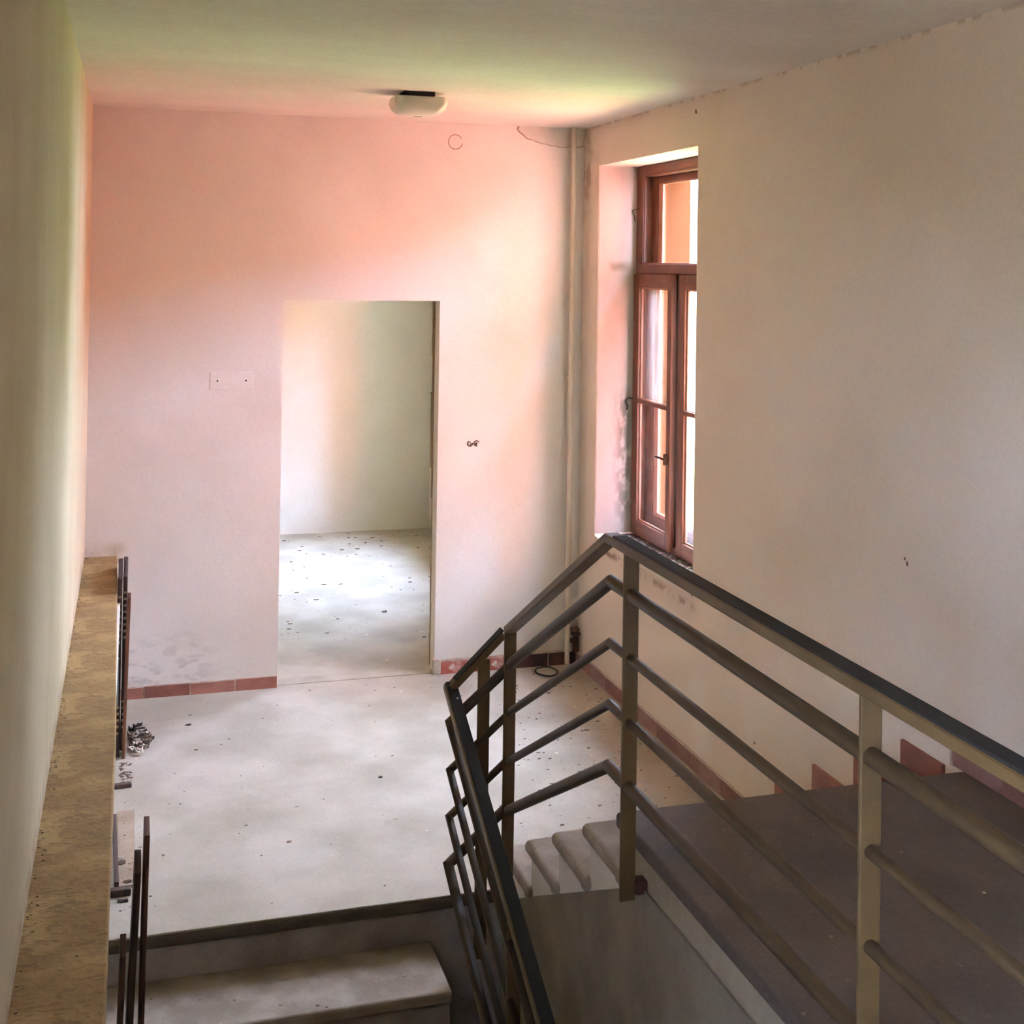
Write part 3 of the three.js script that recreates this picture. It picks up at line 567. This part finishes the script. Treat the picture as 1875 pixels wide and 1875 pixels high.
{
  const many = (n, fx, fz, fs, cols, y = 0, lift = 0.5) => Array.from({ length: n }, () => { const z = fz(); return [fx(z), typeof y === 'function' ? y(z) : y, z, fs(), cols[Math.floor(rnd() * cols.length)], lift]; });
  const small = () => 0.002 + 0.007 * Math.pow(rnd(), 2.5), mid = () => 0.002 + 0.010 * Math.pow(rnd(), 3);
  litter('floor_litter', 'dark leaf crumbs and plaster flakes scattered over the landing floor', 'litter', [
    ...many(200, () => rr(0.3, 2.6), () => rr(0.05, 2.35), small, [0, 1, 3]),
    ...many(40, () => rr(0.25, 2.6), () => rr(0.05, 2.35), small, [2]),
    [0.52, 0, 0.46, 0.022, 4, 0.7], [0.54, 0, 0.80, 0.013, 4, 0.6], [0.7, 0, 0.7, 0.009, 4, 0.6], [1.32, 0, 1.33, 0.014, 4, 0.6], [0.85, 0, 1.86, 0.016, 1, 0.6], [1.42, 0, 1.1, 0.008, 4, 0.5]]);
  litter('corner_litter', 'leaf bits and white flakes gathered on the floor by the right skirting', 'litter', [
    ...many(420, () => W - 0.05 - 0.75 * Math.pow(rnd(), 1.4), () => rr(0.08, 2.3), mid, [0, 0, 1, 4, 3]),
    ...many(70, () => W - 0.06 - 0.7 * rnd(), () => rr(0.1, 2.3), mid, [2])]);
  litter('leaf_pile', 'small heap of dry leaf scraps beside the leaning shutters', 'leaves', [
    ...many(190, (z) => 0.243 + 0.1 * rnd() * (1 - Math.abs(z - 0.62) * 2.6), () => 0.62 + 0.2 * (rnd() - 0.5 + (rnd() - 0.5)), () => rr(0.006, 0.02), [0, 1, 2, 3, 0, 4], () => rr(0, 0.014), 1),
    ...many(60, () => rr(0.2, 0.25), () => rr(0.86, 1.12), () => rr(0.004, 0.012), [0, 1, 4, 3], 0, 0.8)]);
  litter('board_litter', 'dirt and plaster crumbs along the ledge around the flat board', 'dirt', [
    ...many(60, () => 0.2 + 0.09 * rnd(), () => rr(1.1, 2.36), small, [0, 1, 4, 3], 0.012, 0.6), [0.212, 0.012, 1.86, 0.02, 2, 0.9], [0.214, 0.012, 1.9, 0.022, 0, 0.9], [0.235, 0.012, 2.06, 0.022, 0, 0.9], [0.22, 0, 2.18, 0.026, 4, 0.8]]);
  litter('room_litter', 'dry leaf scraps and flakes strewn over the floor beyond the doorway', 'litter', [
    ...many(230, () => rr(0.9, 2.7), () => -3.8 + 3.2 * Math.pow(rnd(), 1.3), () => 0.005 + 0.02 * Math.pow(rnd(), 3), [0, 1, 1, 3]),
    ...many(60, () => rr(0.9, 2.7), () => rr(-3.8, -0.3), () => rr(0.005, 0.016), [2])]);
  litter('ledge_litter', 'dark crumbs along the back of the yellowish ledge', 'dirt', [
    ...many(110, () => 0.006 + 0.02 * Math.pow(rnd(), 2), () => rr(0.3, 5), () => rr(0.002, 0.006), [0, 4, 1, 3], 0.755, 0.6),
    ...many(20, () => rr(0.02, 0.15), () => rr(0.3, 5), () => rr(0.002, 0.005), [0, 3], 0.755, 0.5), [0.012, 0.755, 0.03, 0.016, 1, 0.8]]);
  litter('stair_litter', 'crumbs of plaster and dirt lying on the dark stairs and upper floor', 'litter', [
    ...many(40, () => rr(0.2, 1.28), () => rr(2.5, 2.74), small, [0, 2, 3], -DR, 0.6),
    ...many(30, () => rr(1.62, 2.68), () => rr(3.7, 5.2), small, [3, 2], 0.7525, 0.6),
    ...[1, 2, 3, 4].flatMap((k) => many(14, () => rr(1.6, 2.4), () => { const z = NOSE5 - (5 - k) * RUN; return rr(z + 0.02, z + RUN - 0.02); }, small, [0, 1, 3], k * RISE, 0.6))]);
  litter('sill_grime', 'dark crumbled dirt heaped along the window frame on the sill', 'dirt', many(190, () => WX - 0.008 - 0.09 * Math.pow(rnd(), 1.6), () => rr(0.3, 1.5), () => rr(0.004, 0.013), [0, 4, 1, 3, 0], WY0, 0.8));
}
// ---------------------------------------------------------------- outdoors: what the window shows, plus unseen parts that shape its light
{
  const grd = struct('ground', null);
  part('lawn', box(OUT, 40, -1.3, -0.9, -40, 0.6, 0, 2), std({ map: mottled(256, 401, [142, 152, 76], [118, 132, 60], 8, 1.2) }), grd);
  part('paving', box(OUT, 40, -1.3, -0.9, 0.6, 30, 0, 2), std({ map: mottled(256, 403, [188, 116, 94], [172, 104, 84], 8, 1.0) }), grd);
  part('apron', box(OUT - 0.02, OUT + 0.9, -1.0, -0.88, -3.8, 12, 0.01, 2), std({ map: mottled(128, 405, [226, 220, 208], [206, 198, 184], 6, 1.0) }), grd);
  // unseen trees added on the lawn to block sky and tint light green
  const tree = (x, z, h, r, label) => {
    const t = thing('added_tree', label, 'tree', [x, -0.9, z], 'added trees on the lawn');
    part('trunk', new THREE.CylinderGeometry(0.1, 0.16, h * 0.5, 9).translate(0, h * 0.25, 0), M.brownWood, t);
    const pos = [], nor = [];
    for (let i = 0; i < 2600; i++) {
      const u = rr(-1, 1), a = rr(0, 6.283), q = Math.cbrt(rr(0.25, 1)), k = Math.sqrt(1 - u * u);
      const c = new THREE.Vector3(r * q * k * Math.cos(a), h * 0.6 + h * 0.4 * q * u, r * q * k * Math.sin(a));
      const e1 = new THREE.Vector3(rr(-1, 1), rr(-1, 1), rr(-1, 1)).normalize().multiplyScalar(rr(0.1, 0.2)), e2 = new THREE.Vector3(rr(-1, 1), rr(-1, 1), rr(-1, 1)).cross(e1).normalize().multiplyScalar(0.07);
      const P = [c.clone().sub(e1), c.clone().add(e2), c.clone().add(e1), c.clone().sub(e2)];
      for (const j of [0, 1, 2, 0, 2, 3]) pos.push(P[j].x, P[j].y, P[j].z);
    }
    const g = new THREE.BufferGeometry(); g.setAttribute('position', new THREE.Float32BufferAttribute(pos, 3)); g.computeVertexNormals();
    part('crown', g, M.leaf, t).userData.kind = 'stuff';
  };
  M.leaf = std({ color: 0x7d9a3c, side: THREE.DoubleSide });
  tree(8.2, -4.6, 5.6, 1.5, 'added leafy green tree on the lawn nearest the stair window'); tree(12.2, -3.4, 6, 1.9, 'middle added leafy green tree on the lawn across from the window'); tree(17, -5, 6.5, 2, 'tallest added leafy green tree furthest out on the lawn'); tree(5.6, -11, 5, 1.3, 'small added leafy green tree close to the neighbouring pale house');
  struct('roof', box(-0.6, OUT + 0.15, 3.5, 3.7, -4.5, ZN + 0.6, 0.01, 2), M.riser);
  part('yard', box(-30, -0.3, -1.2, -0.9, -10, 30, 0, 2), std({ color: 0xb8a68c }), grd);
  const hs = thing('neighbouring_house', 'pale house with an ochre band seen through the top window pane', 'house', [0, 0, 0]);
  part('wall', box(7.5, 16, -0.9, 3.05, -15, -12, 0.02, 3), M.white, hs);
  part('band', box(7.48, 16.02, 2.3, 2.5, -15, -11.97, 0.01), std({ color: 0xb9a070 }), hs);
  part('roof', box(7.2, 16.3, 3.05, 3.3, -15.3, -11.6, 0.02, 1), std({ color: 0x8a5a44 }), hs);
  const fb = thing('unseen_courtyard_building', 'unseen salmon rendered building across the courtyard', 'building', [0, 0, 0]);  // unseen; outline shaped to tint the window light and hold back sky
  const sal = std({ map: mottled(256, 409, [222, 138, 110], [212, 128, 102], 4, 0.8) });
  part('wall', box(9, 10, -0.9, 9.5, 5.0, 16, 0.02, 2), sal, fb);
  part('added_low_wing', box(9, 10, -0.9, 3.9, 0.4, 5.0, 0.02, 2), sal, fb);  // wing added to keep low sky off the upper end wall
  part('added_low_roof', box(8.8, 10.2, 3.9, 4.05, 0.3, 5.0, 0.02, 2), M.riser, fb);
  part('roof', box(8.7, 10.3, 9.5, 9.7, 4.8, 16.3, 0.02, 2), M.riser, fb);
  for (const y of [1.2, 4.0, 6.8]) for (const z of [6.2, 8.6, 11, 13.4]) { const f = part('window', box(8.96, 9.02, y, y + 1.5, z, z + 1.1, 0.01), M.white, fb); part('pane', box(8.95, 8.965, y + 0.08, y + 1.42, z + 0.08, z + 1.02, 0), std({ color: 0x2b3238, roughness: 0.1 }), f); }
}
renderer.render(scene, camera);
